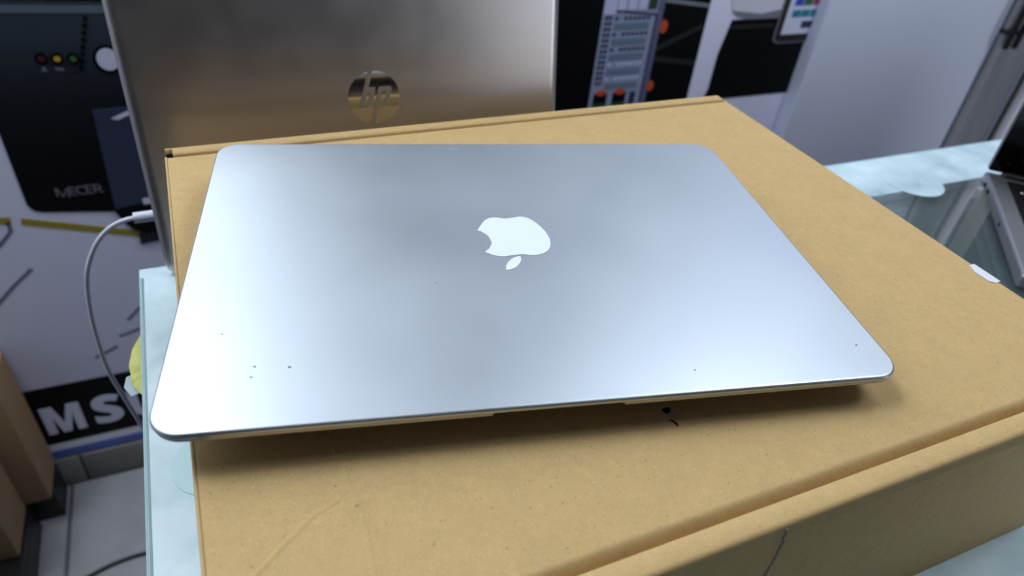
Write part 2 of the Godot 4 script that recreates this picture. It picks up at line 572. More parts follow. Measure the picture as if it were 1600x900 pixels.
	flat("ribbed_plug", PackedVector2Array([Vector2(-0.1345, 0.563), Vector2(-0.095, 0.563), Vector2(-0.098, 0.545), Vector2(-0.136, 0.541)]), M.ink_body, v, 6)
	for i in 5:
		flat("plug_rib", stroke(Vector2(-0.131 + i * 0.007, 0.562), Vector2(-0.133 + i * 0.007, 0.543), 0.002), M.ink_black, v, 7)
	# server rack
	var r := flat("printed_server_rack", rect(0.42, 0.60, 0.9265, 1.19), M.ink_black, p, 1, "open server rack with a pale patch field printed on the poster")
	flat("patch_field", rect(0.6915, 0.60, 0.8085, 1.19), M.ink_rack, r, 2)
	flat("white_top", rect(0.6925, 0.887, 0.718, 1.0), M.ink_rack_light, r, 3)
	for i in 4:
		flat("top_slot", rect(0.7205 + i * 0.022, 0.894, 0.7385 + i * 0.022, 1.0), [M.ink_rack_light, M.ink_rack_light, M.ink_rack_light, M.ink_leaf][i], r, 3)
	flat("top_rail", stroke(Vector2(0.718, 0.8935), Vector2(0.806, 0.8845), 0.0028), M.ink_navy, r, 4)
	for i in 13:
		for j in 2:
			flat("vent_hole", rect(0.6975 + j * 0.0085, 0.878 - i * 0.0103, 0.7035 + j * 0.0085, 0.884 - i * 0.0103), M.ink_navy, r, 3)
	for k in 5:
		var yy := 0.879 - k * 0.0287
		for i in 8:
			if i != 1:
				flat("port", rect(0.7195 + i * 0.0098, yy - 0.0028, 0.7255 + i * 0.0098, yy + 0.0030), M.ink_navy if k < 3 else M.ink_rack_light, r, 3)
		flat("blank_panel", rect(0.720, yy - 0.0205, 0.794, yy - 0.0085), M.ink_rack_blue, r, 3)
	for k in 2:
		var xx := 0.7 + k * 0.0430
		flat("bay", rect(xx, 0.62, xx + 0.030, 0.7365), M.ink_black, r, 3)
		flat("orange_latch", disc(Vector2(xx + 0.015, 0.7375), 0.012, 0.006, 16), M.ink_orange, r, 4)
		flat("green_strip", rect(xx, 0.708, xx + 0.030, 0.7165), M.ink_leaf, r, 4)
	flat("rail_clip", rect(0.782, 0.70, 0.795, 0.735), M.ink_navy, r, 3)
	flat("rack_post", rect(0.8085, 0.60, 0.8215, 1.19), M.ink_post, r, 3)
	flat("post_dark_line", rect(0.8065, 0.60, 0.8090, 0.885), M.ink_navy, r, 4)  # dark printed line along the rack post
	flat("shelf_edge", stroke(Vector2(0.823, 0.9085), Vector2(0.9255, 0.8955), 0.007), M.ink_mid_grey, r, 2)
	flat("shelf_edge", stroke(Vector2(0.823, 0.7985), Vector2(0.9255, 0.7835), 0.011), M.ink_charcoal, r, 2)
	flat("gloss_streak", PackedVector2Array([Vector2(0.8235, 0.812), Vector2(0.8235, 0.824), Vector2(0.921, 0.862), Vector2(0.921, 0.852)]), M.ink_charcoal, r, 2)
	flat("orange_knob", disc(Vector2(0.8290, 0.8600), 0.0085, 0.0125, 18), M.ink_orange, r, 4)
	flat("orange_knob", disc(Vector2(0.8262, 0.7440), 0.0080, 0.0110, 18), M.ink_orange, r, 4)
	# printer
	var pr := flat("printed_printer", PackedVector2Array([Vector2(0.968, 0.700), Vector2(1.24, 0.700), Vector2(1.24, 0.866), Vector2(0.990, 0.866), Vector2(0.977, 0.80), Vector2(0.976, 0.725)]), M.ink_black, p, 1, "black and pale grey printer printed on the poster")
	flat("pale_lid", PackedVector2Array([Vector2(0.966, 1.10), Vector2(0.970, 0.92), Vector2(0.984, 0.884), Vector2(1.02, 0.868), Vector2(1.24, 0.866), Vector2(1.24, 1.10)]), M.ink_pale_grey, pr, 2)
	flat("lid_shade", PackedVector2Array([Vector2(0.984, 0.884), Vector2(1.00, 0.874), Vector2(1.03, 0.866), Vector2(1.12, 0.866), Vector2(1.12, 0.885), Vector2(1.06, 0.876)]), M.ink_mid_grey, pr, 3)
	flat("front_edge", rect(0.991, 0.848, 1.10, 0.855), M.ink_charcoal, pr, 2)
	# a tablet with coloured tiles, in front of the printer
	var tb := flat("printed_tablet", PackedVector2Array([Vector2(1.108, 1.10), Vector2(1.108, 0.826), Vector2(1.112, 0.817), Vector2(1.122, 0.8135), Vector2(1.24, 0.8135), Vector2(1.24, 1.10)]), M.ink_mid_grey, p, 5, "tablet with coloured icons printed on the poster")
	flat("bezel", PackedVector2Array([Vector2(1.111, 1.10), Vector2(1.111, 0.827), Vector2(1.115, 0.820), Vector2(1.123, 0.8165), Vector2(1.24, 0.8165), Vector2(1.24, 1.10)]), M.ink_charcoal, tb, 6)
	flat("screen", rect(1.1235, 0.832, 1.2215, 1.10), M.ink_white, tb, 7)
	var tiles := [[1.136, 0.897, M.ink_blue], [1.160, 0.897, M.ink_green], [1.184, 0.897, M.ink_crimson], [1.137, 0.874, M.ink_teal], [1.161, 0.874, M.ink_teal], [1.185, 0.874, M.ink_teal], [1.170, 0.851, M.ink_navy], [1.192, 0.851, M.ink_navy]]
	for q in tiles:
		flat("icon", rect(q[0], q[1] - 0.007, q[0] + 0.022, q[1] + 0.007), q[2], tb, 8)


func right_side() -> void:
	# tall plain panel and the glazed door beside it
	structure("wall_panel", block(0.575, 2.3, 0.04, 0.004), M.blue_grey_paint, Vector3(1.4865, 0, -1.109), "tall plain blue-grey panel right of the poster", "panel")
	var d := thing("door_1", "grey aluminium door frame with a black pull handle at the right of the blue-grey panel", "door", Vector3(1.93, 0, -1.11))
	d.set_meta("kind", "structure")
	part("frame_post", block(0.06, 2.3, 0.05, 0.012, 5), M.aluminium_frame, d, Vector3(-0.115, 0, 0.01))
	part("frame_face", block(0.105, 2.3, 0.03, 0.004), M.aluminium_frame, d, Vector3(-0.04, 0, 0.005))
	part("bright_edge", block(0.010, 2.3, 0.040, 0.003), M.frame_light, d, Vector3(0.012, 0, 0.006))
	part("gasket", block(0.050, 2.3, 0.02, 0.002), M.gasket_dark, d, Vector3(0.043, 0, 0.0))
	part("white_jamb", block(0.05, 2.3, 0.05, 0.004), M.white_jamb, d, Vector3(0.093, 0, 0.010))
	part("unseen_pale_leaf", block(0.9, 2.2, 0.012, 0.002), M.frame_light, d, Vector3(0.60, 0.02, -0.005))  # out of view; pale so that the open laptop has brightness to reflect
	for x in [-0.150, -0.118]:
		var h := part("handle_bar", block(0.012, 0.42, 0.014, 0.005), M.handle_black, d, Vector3(x - 0.02, 0.79, 0.062))
		part("handle_mount", block(0.01, 0.012, 0.026, 0.003), M.handle_black, h, Vector3(0, 0.03, -0.018))
		part("handle_mount", block(0.01, 0.012, 0.026, 0.003), M.handle_black, h, Vector3(0, 0.38, -0.018))

# ---------------------------------------------------------------- counter

func slab(x0: float, x1: float, y0: float, y1: float, z0: float, z1: float, r := 0.0015) -> Array:
	return [block(x1 - x0, y1 - y0, z1 - z0, r, 2), Vector3((x0 + x1) / 2, y0, (z0 + z1) / 2)]


func put(called: String, s: Array, m: Material, parent: Node3D, label := "") -> MeshInstance3D:
	return part(called, s[0], m, parent, s[1] - parent.global_position, label)


func counter() -> void:
	var t := thing("glass_counter", "glass-topped shop counter with frosted borders under the cardboard box", "counter", Vector3(0.7, 0.006, -0.2))
	var x0 := -0.068
	var x1 := 1.75
	var zb := -0.508
	var zf := 0.14
	var px0 := 0.30
	var px1 := 1.45
	var pz0 := -0.4375
	var pz1 := -0.165
	var top := TABLE
	var low := TABLE - 0.010
	# the top: four frosted strips round a clear pane, with polished edges
	put("frosted_rear_border", slab(x0, x1, low, top, zb, pz0, 0.0001), M.frosted_glass, t)
	put("frosted_front_border", slab(x0, x1, low, top, pz1, zf, 0.0001), M.frosted_glass, t)
	put("frosted_left_border", slab(x0, px0, low, top, pz0, pz1, 0.0001), M.frosted_glass, t)
	put("frosted_right_border", slab(px1, x1, low, top, pz0, pz1, 0.0001), M.frosted_glass, t)
	put("clear_pane", slab(px0, px1, top - 0.008, top - 0.0004, pz0, pz1, 0.0003), M.clear_glass, t, "clear window of glass between the frosted borders")
	put("green_edge_line", slab(x0 + 0.0014, x0 + 0.0030, top - 0.002, top + 0.0001, zb + 0.012, zf, 0.0001), M.glass_edge, t)
	put("polished_edge", slab(x0 - 0.0003, x0 + 0.0015, low, top + 0.0002, zb + 0.010, zf, 0.0012), M.glass_edge_light, t)
	put("polished_edge", slab(x0 + 0.01, x1, low, top + 0.0002, zb - 0.0005, zb + 0.003, 0.0012), M.glass_edge_light, t)
	for c in [[-0.030, -0.300, 0.0245, M.glass_disc], [0.717, -0.452, 0.034, M.frosted_glass]]:
		part("spacer_disc", prism(disc(Vector2(c[0], -c[1]), c[2], c[2], 48), 0, 0.0004, 35, Transform3D(Basis(Vector3(1, 0, 0), Vector3(0, 0, -1), Vector3(0, 1, 0)), Vector3(0, TABLE, 0))), c[3], t, -t.position)
	# the case under it
	put("rear_panel", slab(0.02, 1.70, 0.05, low, -0.500, -0.488), M.counter_dark, t)
	put("left_panel", slab(-0.045, -0.030, 0.05, low, -0.490, 0.10), M.counter_dark, t)
	put("right_panel", slab(1.69, 1.705, 0.05, low, -0.490, 0.10), M.counter_dark, t)
	put("front_panel", slab(-0.045, 1.705, 0.05, low, 0.10, 0.112), M.counter_dark, t)
	put("plinth", slab(-0.02, 1.68, 0.0, 0.052, -0.47, 0.08), M.counter_dark, t)
	put("display_shelf", slab(-0.030, 1.69, 0.70, 0.712, -0.488, 0.10), M.counter_slate, t)
	put("cross_rail", slab(-0.030, 1.69, low - 0.05, low - 0.002, -0.488, -0.458), M.counter_dark, t)
	put("cream_post", slab(0.825, 0.868, 0.712, low - 0.004, -0.452, -0.435, 0.003), M.cream_post, t)
	put("white_post_edge", slab(0.815, 0.826, 0.712, low - 0.003, -0.455, -0.432, 0.003), M.white_post, t)
	put("rear_ledge", slab(-0.005, 0.262, low - 0.012, TABLE, -0.72, -0.5095, 0.002), M.counter_dark, t, "narrow ledge that carries the standing laptop")


# ---------------------------------------------------------------- the cardboard box

func cardboard_box() -> void:
	var x0 := -0.0280
	var x1 := 0.4155
	var zb := -0.4620
	var zf := -0.0943
	var b := thing("cardboard_box", "plain brown cardboard box with tuck-in lid lying flat under the silver laptop", "box", Vector3((x0 + x1) / 2, TABLE, (zb + zf) / 2))
	var along := Transform3D(Basis(Vector3(0, 0, 1), Vector3(0, 1, 0), Vector3(1, 0, 0)), Vector3(0, BOX, 0))   # profile (z, y) swept along x; mirrored basis is fine for a closed profile
	var base := -b.position
	# lid: flat, curved down into the crease at the front, a soft edge at the hinge
	var p := PackedVector2Array([Vector2(-0.4505, -0.0030), Vector2(-0.4503, -0.0013), Vector2(-0.4496, -0.0005), Vector2(-0.4485, -0.0001), Vector2(-0.4470, 0.0)])
	p.append_array([Vector2(-0.1115, 0.0)])
	for i in range(1, 9):
		var a := i / 8.0
		p.append(Vector2(-0.1115 + 0.0061 * a, -0.0085 * pow(a, 2.3)))
	p.append_array([Vector2(-0.1058, -0.0105), Vector2(-0.4505, -0.0105)])
	part("top_panel", prism(p, x0 + 0.0016, x1 - 0.0024, 40, along), M.kraft_board, b, base)
	# hinge strip at the rear
	var q := PackedVector2Array([Vector2(-0.4513, -0.0030), Vector2(-0.4516, 0.0), Vector2(-0.4524, 0.0008), Vector2(-0.4605, 0.0008), Vector2(-0.4615, 0.0003), Vector2(-0.4620, -0.0008), Vector2(-0.4620, -0.0075), Vector2(-0.4513, -0.0075)])
	part("rear_strip", prism(q, x0 + 0.0050, x1 - 0.0026, 50, along), M.kraft_board, b, base)
	part("rear_strip_end", prism(PackedVector2Array([Vector2(-0.4585, -0.0015), Vector2(-0.4600, 0.0004), Vector2(-0.4614, 0.0004), Vector2(-0.4620, -0.0006), Vector2(-0.4620, -0.0075), Vector2(-0.4585, -0.0075)]), x0 + 0.0005, x0 + 0.0049, 50, along), M.kraft_board, b, base)
	put("corner_gap_dark", slab(x0 + 0.0010, x0 + 0.0050, BOX - 0.0070, BOX - 0.0020, -0.4585, -0.4515, 0.0003), M.hole_dark, b)  # dark block painting the shade inside the open corner
	# front wall, folded over at the top
	var r := PackedVector2Array([Vector2(-0.1049, -0.0100), Vector2(-0.1048, -0.0012), Vector2(-0.1042, -0.0002), Vector2(-0.1032, 0.0004), Vector2(-0.0965, 0.0006), Vector2(-0.0951, 0.0001), Vector2(-0.0944, -0.0010), Vector2(-0.0943, -0.0024), Vector2(-0.0943, -0.0075), Vector2(-0.1000, -0.0100)])
	part("front_rim", prism(r, x0, x1, 50, along), M.kraft_board, b, base)
	put("front_panel", slab(x0, x1, TABLE, BOX - 0.0075, -0.0975, zf, 0.0004), M.kraft_board, b)
	put("rear_panel", slab(x0, x1, TABLE, BOX - 0.0075, zb, zb + 0.003, 0.0004), M.kraft_board, b)
	put("left_panel", slab(x0, x0 + 0.003, TABLE, BOX - 0.0075, zb + 0.003, -0.0975, 0.0004), M.kraft_board, b)
	put("left_rim", slab(x0, x0 + 0.0015, BOX - 0.0075, BOX - 0.0003, zb + 0.0105, -0.1048, 0.0006), M.kraft_board, b)
	put("right_panel", slab(x1 - 0.003, x1, TABLE, BOX - 0.0075, zb + 0.003, -0.0975, 0.0004), M.kraft_board, b)
	put("right_rim", slab(x1 - 0.0021, x1, BOX - 0.0075, BOX - 0.0004, zb, -0.1048, 0.0007), M.kraft_board, b)
	put("bottom_panel", slab(x0 + 0.003, x1 - 0.003, TABLE, TABLE + 0.003, zb + 0.003, -0.0975, 0.0004), M.kraft_board, b)
	# wear: a torn hole, a crack in the front, wrinkles in the lid
	var lie := Transform3D(Basis(Vector3(1, 0, 0), Vector3(0, 0, 1), Vector3(0, 1, 0)), Vector3(0, BOX, 0))    # (x, z) laid flat, pushed upwards
	part("torn_hole_dark", prism(PackedVector2Array([Vector2(0.1622, -0.1613), Vector2(0.1655, -0.1618), Vector2(0.1668, -0.1608), Vector2(0.1650, -0.1585), Vector2(0.1632, -0.1582)]), 0.00005, 0.0002, 20, lie), M.hole_dark, b, base)  # dark plates laid on top, painting the shade inside the tear
	part("torn_hole_dark", prism(PackedVector2Array([Vector2(0.1630, -0.1553), Vector2(0.1642, -0.1538), Vector2(0.1646, -0.1518), Vector2(0.1640, -0.1503), Vector2(0.1636, -0.1517), Vector2(0.1634, -0.1534), Vector2(0.1624, -0.1546)]), 0.00005, 0.0002, 20, lie), M.hole_dark, b, base)
	var st := begin()
	for f in [[Vector3(0.1668, 0.0004, -0.1610), Vector3(0.1690, 0.0009, -0.1600), Vector3(0.1652, 0.0006, -0.1582)], [Vector3(0.1652, 0.0006, -0.1582), Vector3(0.1668, 0.0009, -0.1575), Vector3(0.1640, 0.0005, -0.1552)], [Vector3(0.1632, 0.0003, -0.1582), Vector3(0.1652, 0.0007, -0.1584), Vector3(0.1640, 0.0005, -0.1552)], [Vector3(0.1615, 0.0004, -0.1622), Vector3(0.1655, 0.0009, -0.1627), Vector3(0.1656, 0.0003, -0.1618)]]:
		var n: Vector3 = (f[2] - f[0]).cross(f[1] - f[0]).normalized()
		if n.y < 0:
			n = -n
		var up := Vector3(0, BOX, 0)
		tri(st, [f[0] + up, f[1] + up, f[2] + up], [n, n, n])
		var dn := up - Vector3(0, 0.0003, 0)
		tri(st, [f[0] + dn, f[1] + dn, f[2] + dn], [-n, -n, -n])
	part("torn_flap", st.commit(), M.torn_paper, b, base, "curled pale edge of the torn hole")
	var cr := [Vector2(0.1765, BOX - 0.0020), Vector2(0.1780, BOX - 0.0065), Vector2(0.1774, BOX - 0.0085), Vector2(0.1790, BOX - 0.0110), Vector2(0.1787, BOX - 0.0150), Vector2(0.1797, BOX - 0.024), Vector2(0.1795, BOX - 0.040), Vector2(0.181, BOX - 0.06)]
	st = begin()
	var st2 := begin()
	for i in cr.size() - 1:
		prism_into(st, stroke(cr[i], cr[i + 1], 0.0002), zf, zf + 0.0003)
		prism_into(st2, stroke(cr[i] + Vector2(0.0005, 0), cr[i + 1] + Vector2(0.0005, 0), 0.0006), zf, zf + 0.0006)
	part("crack", st.commit(), M.old_kraft_board, b, base)
	part("crack_lip", st2.commit(), M.torn_paper, b, base)
	for w in [[Vector2(-0.0150, -0.1395), Vector2(-0.0020, -0.1497), Vector2(0.0106, -0.1587), Vector2(0.0210, -0.1622)], [Vector2(0.0238, -0.1870), Vector2(0.0252, -0.1720), Vector2(0.0262, -0.1573)], [Vector2(0.0268, -0.1570), Vector2(0.0262, -0.1420), Vector2(0.0250, -0.1250)], [Vector2(0.3040, -0.2980), Vector2(0.3085, -0.2860), Vector2(0.3120, -0.2740)]]:
		st = begin()
		for i in w.size() - 1:
			var d: Vector2 = (w[i + 1] - w[i]).normalized().orthogonal() * 0.0013
			var rise := Vector3(0, 0.00042, 0)
			var a := Vector3(w[i].x, BOX, w[i].y)
			var c := Vector3(w[i + 1].x, BOX, w[i + 1].y)
			var off := Vector3(d.x, 0, d.y)
			var n := Vector3(0, 1, 0)
			var side := off.normalized() * 0.42
			quad(st, a + off, c + off, c + rise, a + rise, n + side, n + side, n, n)
			quad(st, a - off, c - off, c + rise, a + rise, n - side, n - side, n, n)
		part("wrinkle", st.commit(), M.kraft_board, b, base)
	# a strip of white tape on the right edge
	var tape := thing("tape_piece", "small torn piece of white tape stuck on the right edge of the cardboard box", "tape", Vector3(0.4125, BOX, -0.1915))
	st = begin()
	prism_into(st, PackedVector2Array([Vector2(-0.0042, -0.0035), Vector2(-0.0010, -0.0095), Vector2(0.0030, -0.0095), Vector2(0.0032, 0.0085), Vector2(-0.0006, 0.0092), Vector2(-0.0032, 0.0072), Vector2(-0.0040, 0.0062)]), 0.0001, 0.0005, 20, Transform3D(Basis(Vector3(1, 0, 0), Vector3(0, 0, 1), Vector3(0, 1, 0)), Vector3.ZERO))
	part("strip", st.commit(), M.white_tape, tape)
	part("folded_end", block(0.0004, 0.012, 0.0178, 0.0001, 1), M.white_tape, tape, Vector3(0.0034, -0.0118, -0.0003))

# ---------------------------------------------------------------- the silver laptop

func silver_laptop() -> void:
	var bx := Vector3(0.9754, -0.0112, 0.2025).normalized()
	var bz := Vector3(-0.2045, -0.0179, 0.9825)
	bz = (bz - bx * bz.dot(bx)).normalized()
	var by := bz.cross(bx)
	var eye := Vector3(0, 1.2571, 0)
	var top := eye + (Vector3(0.1407, 1.0470, -0.2779) - eye) * 0.977
	var h := 0.0108
	var o := thing("silver_laptop", "closed silver laptop with a white bitten-fruit emblem lying on the cardboard box", "laptop", top - by * h, Basis(bx, by, bz))
	var w := 0.325 * 0.977
	var d := 0.227 * 0.977
	# lid: a thin plate with a rolled rim
	var rings := [Vector2(0.0012, -0.0050), Vector2(0.0004, -0.0047), Vector2(0.0001, -0.0042), Vector2(0.0, -0.0036), Vector2(0.0, -0.0024)]
	for i in range(1, 9):
		var a := i * PI / 2 / 8
		rings.append(Vector2(0.0014 * (1 - cos(a)), -0.0024 + 0.0024 * sin(a)))
	for i in rings.size():
		rings[i].y = rings[i].y * 0.55 + h if rings[i].y < -0.0024 else rings[i].y * 0.62 + h
	part("lid", loft(rounded(w, d, 0.0125, 12), rings).commit(), M.silver_aluminium, o)
	# base: a wedge, 3 mm at the front, with the finger notch
	var half := PackedVector2Array()
	var out := rounded(w - 0.001, d - 0.001, 0.0122, 12)
	var zf := (d - 0.001) / 2
	var notch := [Vector2(0.0245, zf), Vector2(0.0215, zf - 0.0042), Vector2(-0.0285, zf - 0.0042), Vector2(-0.0315, zf)]
	for i in out.size():
		half.append(out[i])
		if i == 12:
			for q in notch:
				half.append(q)
	var st := begin()
	var n2 := outward(half)
	var levels := [[0.0, 0.0, 0.0], [0.0, -0.0012, -0.0012], [0.0006, -0.0020, -0.0026], [0.0060, -0.0030, -0.0050], [0.0160, -0.0032, -0.0060], [0.034, -0.0034, -0.0066]]   # inset, drop at the front, drop at the rear
	var rows := []
	for l in levels:
		var row := []
		for i in half.size():
			var q: Vector2 = half[i] - n2[i] * l[0]
			var t := clampf(0.5 - q.y / d, 0.0, 1.0)
			row.append(Vector3(q.x, h - 0.0029 + lerpf(l[1], l[2], t), q.y))
		rows.append(row)
	for k in rows.size() - 1:
		for i in half.size():
			var j := (i + 1) % half.size()
			var fn: Vector3 = (rows[k][j] - rows[k][i]).cross(rows[k + 1][i] - rows[k][i]).normalized()
			if fn.dot(Vector3(n2[i].x, -0.3, n2[i].y)) < 0:
				fn = -fn
			quad(st, rows[k][i], rows[k][j], rows[k + 1][j], rows[k + 1][i], fn, fn, fn, fn)
	for cap in [[0, Vector3.UP], [rows.size() - 1, Vector3.DOWN]]:
		var p2 := PackedVector2Array()
		for v in rows[cap[0]]:
			p2.append(Vector2(v.x, v.z))
		var ix := Geometry2D.triangulate_polygon(p2)
		for t in range(0, ix.size(), 3):
			tri(st, [rows[cap[0]][ix[t]], rows[cap[0]][ix[t + 1]], rows[cap[0]][ix[t + 2]]], [cap[1], cap[1], cap[1]])
	part("base", st.commit(), M.base_aluminium, o)
	part("hinge", block(0.26, 0.006, 0.006, 0.003), M.rubber_black, o, Vector3(0, h - 0.0098, -d / 2 + 0.006))
	for s in [[-0.135, -0.088], [0.135, -0.088], [-0.135, 0.080], [0.135, 0.080]]:
		var under := Transform3D(Basis(bx, by, bz), o.position) * Vector3(s[0], 0, s[1])
		var hf := h - 0.0060 + (under.y - BOX) - 0.0 if s[1] > 0 else h - 0.0092 + (under.y - BOX)
		hf = maxf(hf, 0.0015)
		part("foot", block(0.014, hf, 0.014, 0.003), M.rubber_black, o, Vector3(s[0], (BOX - under.y) / by.y + 0.0002, s[1]))
	# the emblem, a white inlay in two pieces
	var lie := Transform3D(Basis(Vector3(1, 0, 0), Vector3(0, 0, 1), Vector3(0, 1, 0)), Vector3(0, h, 0))
	var body := PackedVector2Array([Vector2(-18.50, -12.82), Vector2(-16.38, -16.76), Vector2(-13.64, -21.53), Vector2(-10.62, -24.39), Vector2(-7.11, -25.05), Vector2(-3.87, -24.11), Vector2(-0.63, -23.17), Vector2(2.32, -23.65), Vector2(5.47, -25.04), Vector2(8.40, -25.22), Vector2(11.02, -24.00), Vector2(13.80, -20.85), Vector2(16.21, -16.27), Vector2(18.24, -10.31), Vector2(19.12, -4.53), Vector2(18.72, 0.13), Vector2(17.56, 3.76), Vector2(15.82, 6.84), Vector2(13.09, 9.10), Vector2(10.08, 10.35), Vector2(7.31, 10.64), Vector2(4.17, 10.19), Vector2(1.65, 9.43), Vector2(-0.39, 8.87), Vector2(-3.25, 9.77), Vector2(-6.11, 10.74), Vector2(-9.34, 10.99), Vector2(-12.84, 9.91), Vector2(-15.67, 8.00), Vector2(-17.60, 6.31), Vector2(-15.62, 4.64), Vector2(-13.84, 2.06), Vector2(-12.83, -0.61), Vector2(-12.54, -3.80), Vector2(-13.33, -7.09), Vector2(-14.78, -9.80), Vector2(-16.38, -11.67)])
	var leaf := PackedVector2Array([Vector2(-9.45, 22.05), Vector2(-9.13, 19.31), Vector2(-8.08, 16.83), Vector2(-6.29, 14.37), Vector2(-4.03, 12.34), Vector2(-1.40, 11.19), Vector2(-0.08, 11.27), Vector2(0.03, 13.02), Vector2(-0.52, 15.15), Vector2(-1.94, 17.63), Vector2(-3.66, 19.65), Vector2(-5.81, 21.19), Vector2(-7.77, 21.91)])
	for e in [["emblem_fruit", body], ["emblem_leaf", leaf]]:
		part(e[0], prism(round_off(e[1], 0.001), 0.0, 0.00015, 35, lie), M.emblem_white, o, Vector3.ZERO, "white inlaid emblem piece")
	for q in [[-0.022, -0.104, -0.0195, -0.1035], [-0.018, -0.1035, -0.0165, -0.1025]]:
		part("scratch", prism(stroke(Vector2(q[0], q[1]), Vector2(q[2], q[3]), 0.0003), 0.0, 0.0001, 20, lie), M.emblem_white, o)
	for s in [[-0.1235, 0.0783, 0.0006], [-0.1100, 0.0799, 0.0007], [-0.1243, 0.0841, 0.0005], [-0.1380, 0.0578, 0.0004], [0.146, 0.090, 0.0006], [0.06, 0.098, 0.0005], [-0.045, 0.03, 0.0004]]:
		part("speck", prism(disc(Vector2(s[0], s[1]), s[2], s[2] * 0.7, 8), 0.0, 0.00012, 60, lie), M.dust_speck, o)


# Smooths a traced outline by one round of corner cutting, in steps of «unit» metres.
func round_off(p: PackedVector2Array, unit: float) -> PackedVector2Array:
	var out := PackedVector2Array()
	for i in p.size():
		var a := p[i - 1]
		var b := p[i]
		var c := p[(i + 1) % p.size()]
		if (b - a).normalized().dot((c - b).normalized()) < 0.35:
			out.append(b * unit)
		else:
			out.append(b.lerp(a, 0.25) * unit)
			out.append(b.lerp(c, 0.25) * unit)
	return out

# ---------------------------------------------------------------- the laptop standing behind the box

func standing_laptop() -> void:
	var tilt := deg_to_rad(11.5)
	var o := thing("grey_laptop", "grey metal laptop standing open with its back turned, round mirror emblem on the lid", "laptop", Vector3(0.1180, TABLE + 0.0016, -0.4905))
	var w := 0.332
	var hgt := 0.226
	# the lid's local frame: outline in (x, up along the lid), thickness away from us
	var up := Vector3(0, cos(tilt), -sin(tilt))
	var out := Vector3(0, sin(tilt), cos(tilt))
	var fr := Transform3D(Basis(Vector3(1, 0, 0), out, -up), up * (hgt / 2))    # loft's y becomes «towards us», its z runs down the lid
	var rings := [Vector2(0.0010, -0.0075), Vector2(0.0002, -0.0068), Vector2(0.0, -0.0060)]
	for i in range(0, 9):
		var a := i * PI / 2 / 8
		rings.append(Vector2(0.0075 * (1 - cos(a)), -0.0048 + 0.0048 * sin(a)))
	var m := part("lid", turned(loft(rounded(w, hgt, 0.009, 8), rings), fr), M.brushed_silver, o)
	m.set_meta("label", "satin grey metal lid back")
	part("screen", turned(loft(rounded(w - 0.006, hgt - 0.006, 0.006, 4), [Vector2(0, -0.0082), Vector2(0, -0.0074)]), fr), M.screen_black, o)
	# the round emblem: mirror disc with two slanted letters left standing in lid metal
	var c := Vector2(0.0058, 0.0100)
	var face := Transform3D(Basis(Vector3(1, 0, 0), up, out), up * (hgt / 2))
	var e := part("emblem_disc", prism(disc(c, 0.0203, 0.0203, 64), 0.0, 0.0004, 35, face), M.mirror_chrome, o, Vector3.ZERO, "round mirror-bright emblem")
	var k := 0.0203
	var sl := 0.30
	for s in [[[-0.36, 1.06], [-0.16, 1.06], [-0.16, -0.36], [-0.36, -0.36]], [[-0.16, 0.40], [0.12, 0.40], [0.12, -0.36], [-0.06, -0.36], [-0.06, 0.22], [-0.16, 0.22]], [[0.24, 0.40], [0.42, 0.40], [0.42, -1.02], [0.24, -1.04]], [[0.42, 0.40], [0.70, 0.40], [0.76, 0.32], [0.76, -0.30], [0.70, -0.36], [0.42, -0.36], [0.42, -0.20], [0.58, -0.20], [0.58, 0.22], [0.42, 0.22]]]:
		var p := PackedVector2Array()
		for q in s:
			var v := Vector2(q[0] - 0.16 + q[1] * sl, q[1])
			if v.length() > 1.0:
				v = v.normalized()
			p.append(c + v * k)
		part("letter_stroke", prism(p, 0.0002, 0.0007, 20, face), M.brushed_silver, e)
	# the keyboard half, on the ledge behind
	part("base", block(w - 0.075, 0.014, 0.205, 0.004), M.brushed_silver, o, Vector3(0.0, -0.0016, -0.124))
	part("hinge", block(0.24, 0.010, 0.012, 0.004), M.key_black, o, Vector3(0, 0.002, -0.0185))


func turned(st: SurfaceTool, t: Transform3D) -> ArrayMesh:
	var out := begin()
	out.append_from(st.commit(), 0, t)
	return out.commit()


func charging_cable() -> void:
	var o := thing("white_charging_cable", "white charging cable curving from the standing grey laptop down past the counter's left edge", "cable", Vector3(-0.10, 0.0, -0.57))
	var pts := [Vector3(-0.066, 0.9190, -0.570), Vector3(-0.0786, 0.9172, -0.570), Vector3(-0.0922, 0.9094, -0.570), Vector3(-0.1050, 0.8937, -0.570), Vector3(-0.1159, 0.8692, -0.570), Vector3(-0.1223, 0.8353, -0.570), Vector3(-0.1254, 0.7983, -0.570), Vector3(-0.1256, 0.7576, -0.570), Vector3(-0.1196, 0.7115, -0.570), Vector3(-0.1150, 0.6737, -0.572), Vector3(-0.108, 0.60, -0.58), Vector3(-0.098, 0.45, -0.60), Vector3(-0.09, 0.25, -0.62), Vector3(-0.08, 0.05, -0.64), Vector3(-0.02, 0.006, -0.66), Vector3(0.10, 0.005, -0.68)]
	for i in pts.size():
		pts[i] -= o.position
	part("cord", tube(pts, 0.0020), M.white_cable, o)
	part("plug", tube([Vector3(-0.0135, 0.9195, -0.570) - o.position, Vector3(-0.0400, 0.9192, -0.570) - o.position, Vector3(-0.0690, 0.9188, -0.570) - o.position], 0.0046, 16), M.white_cable, o)


# ---------------------------------------------------------------- the open laptop on the right

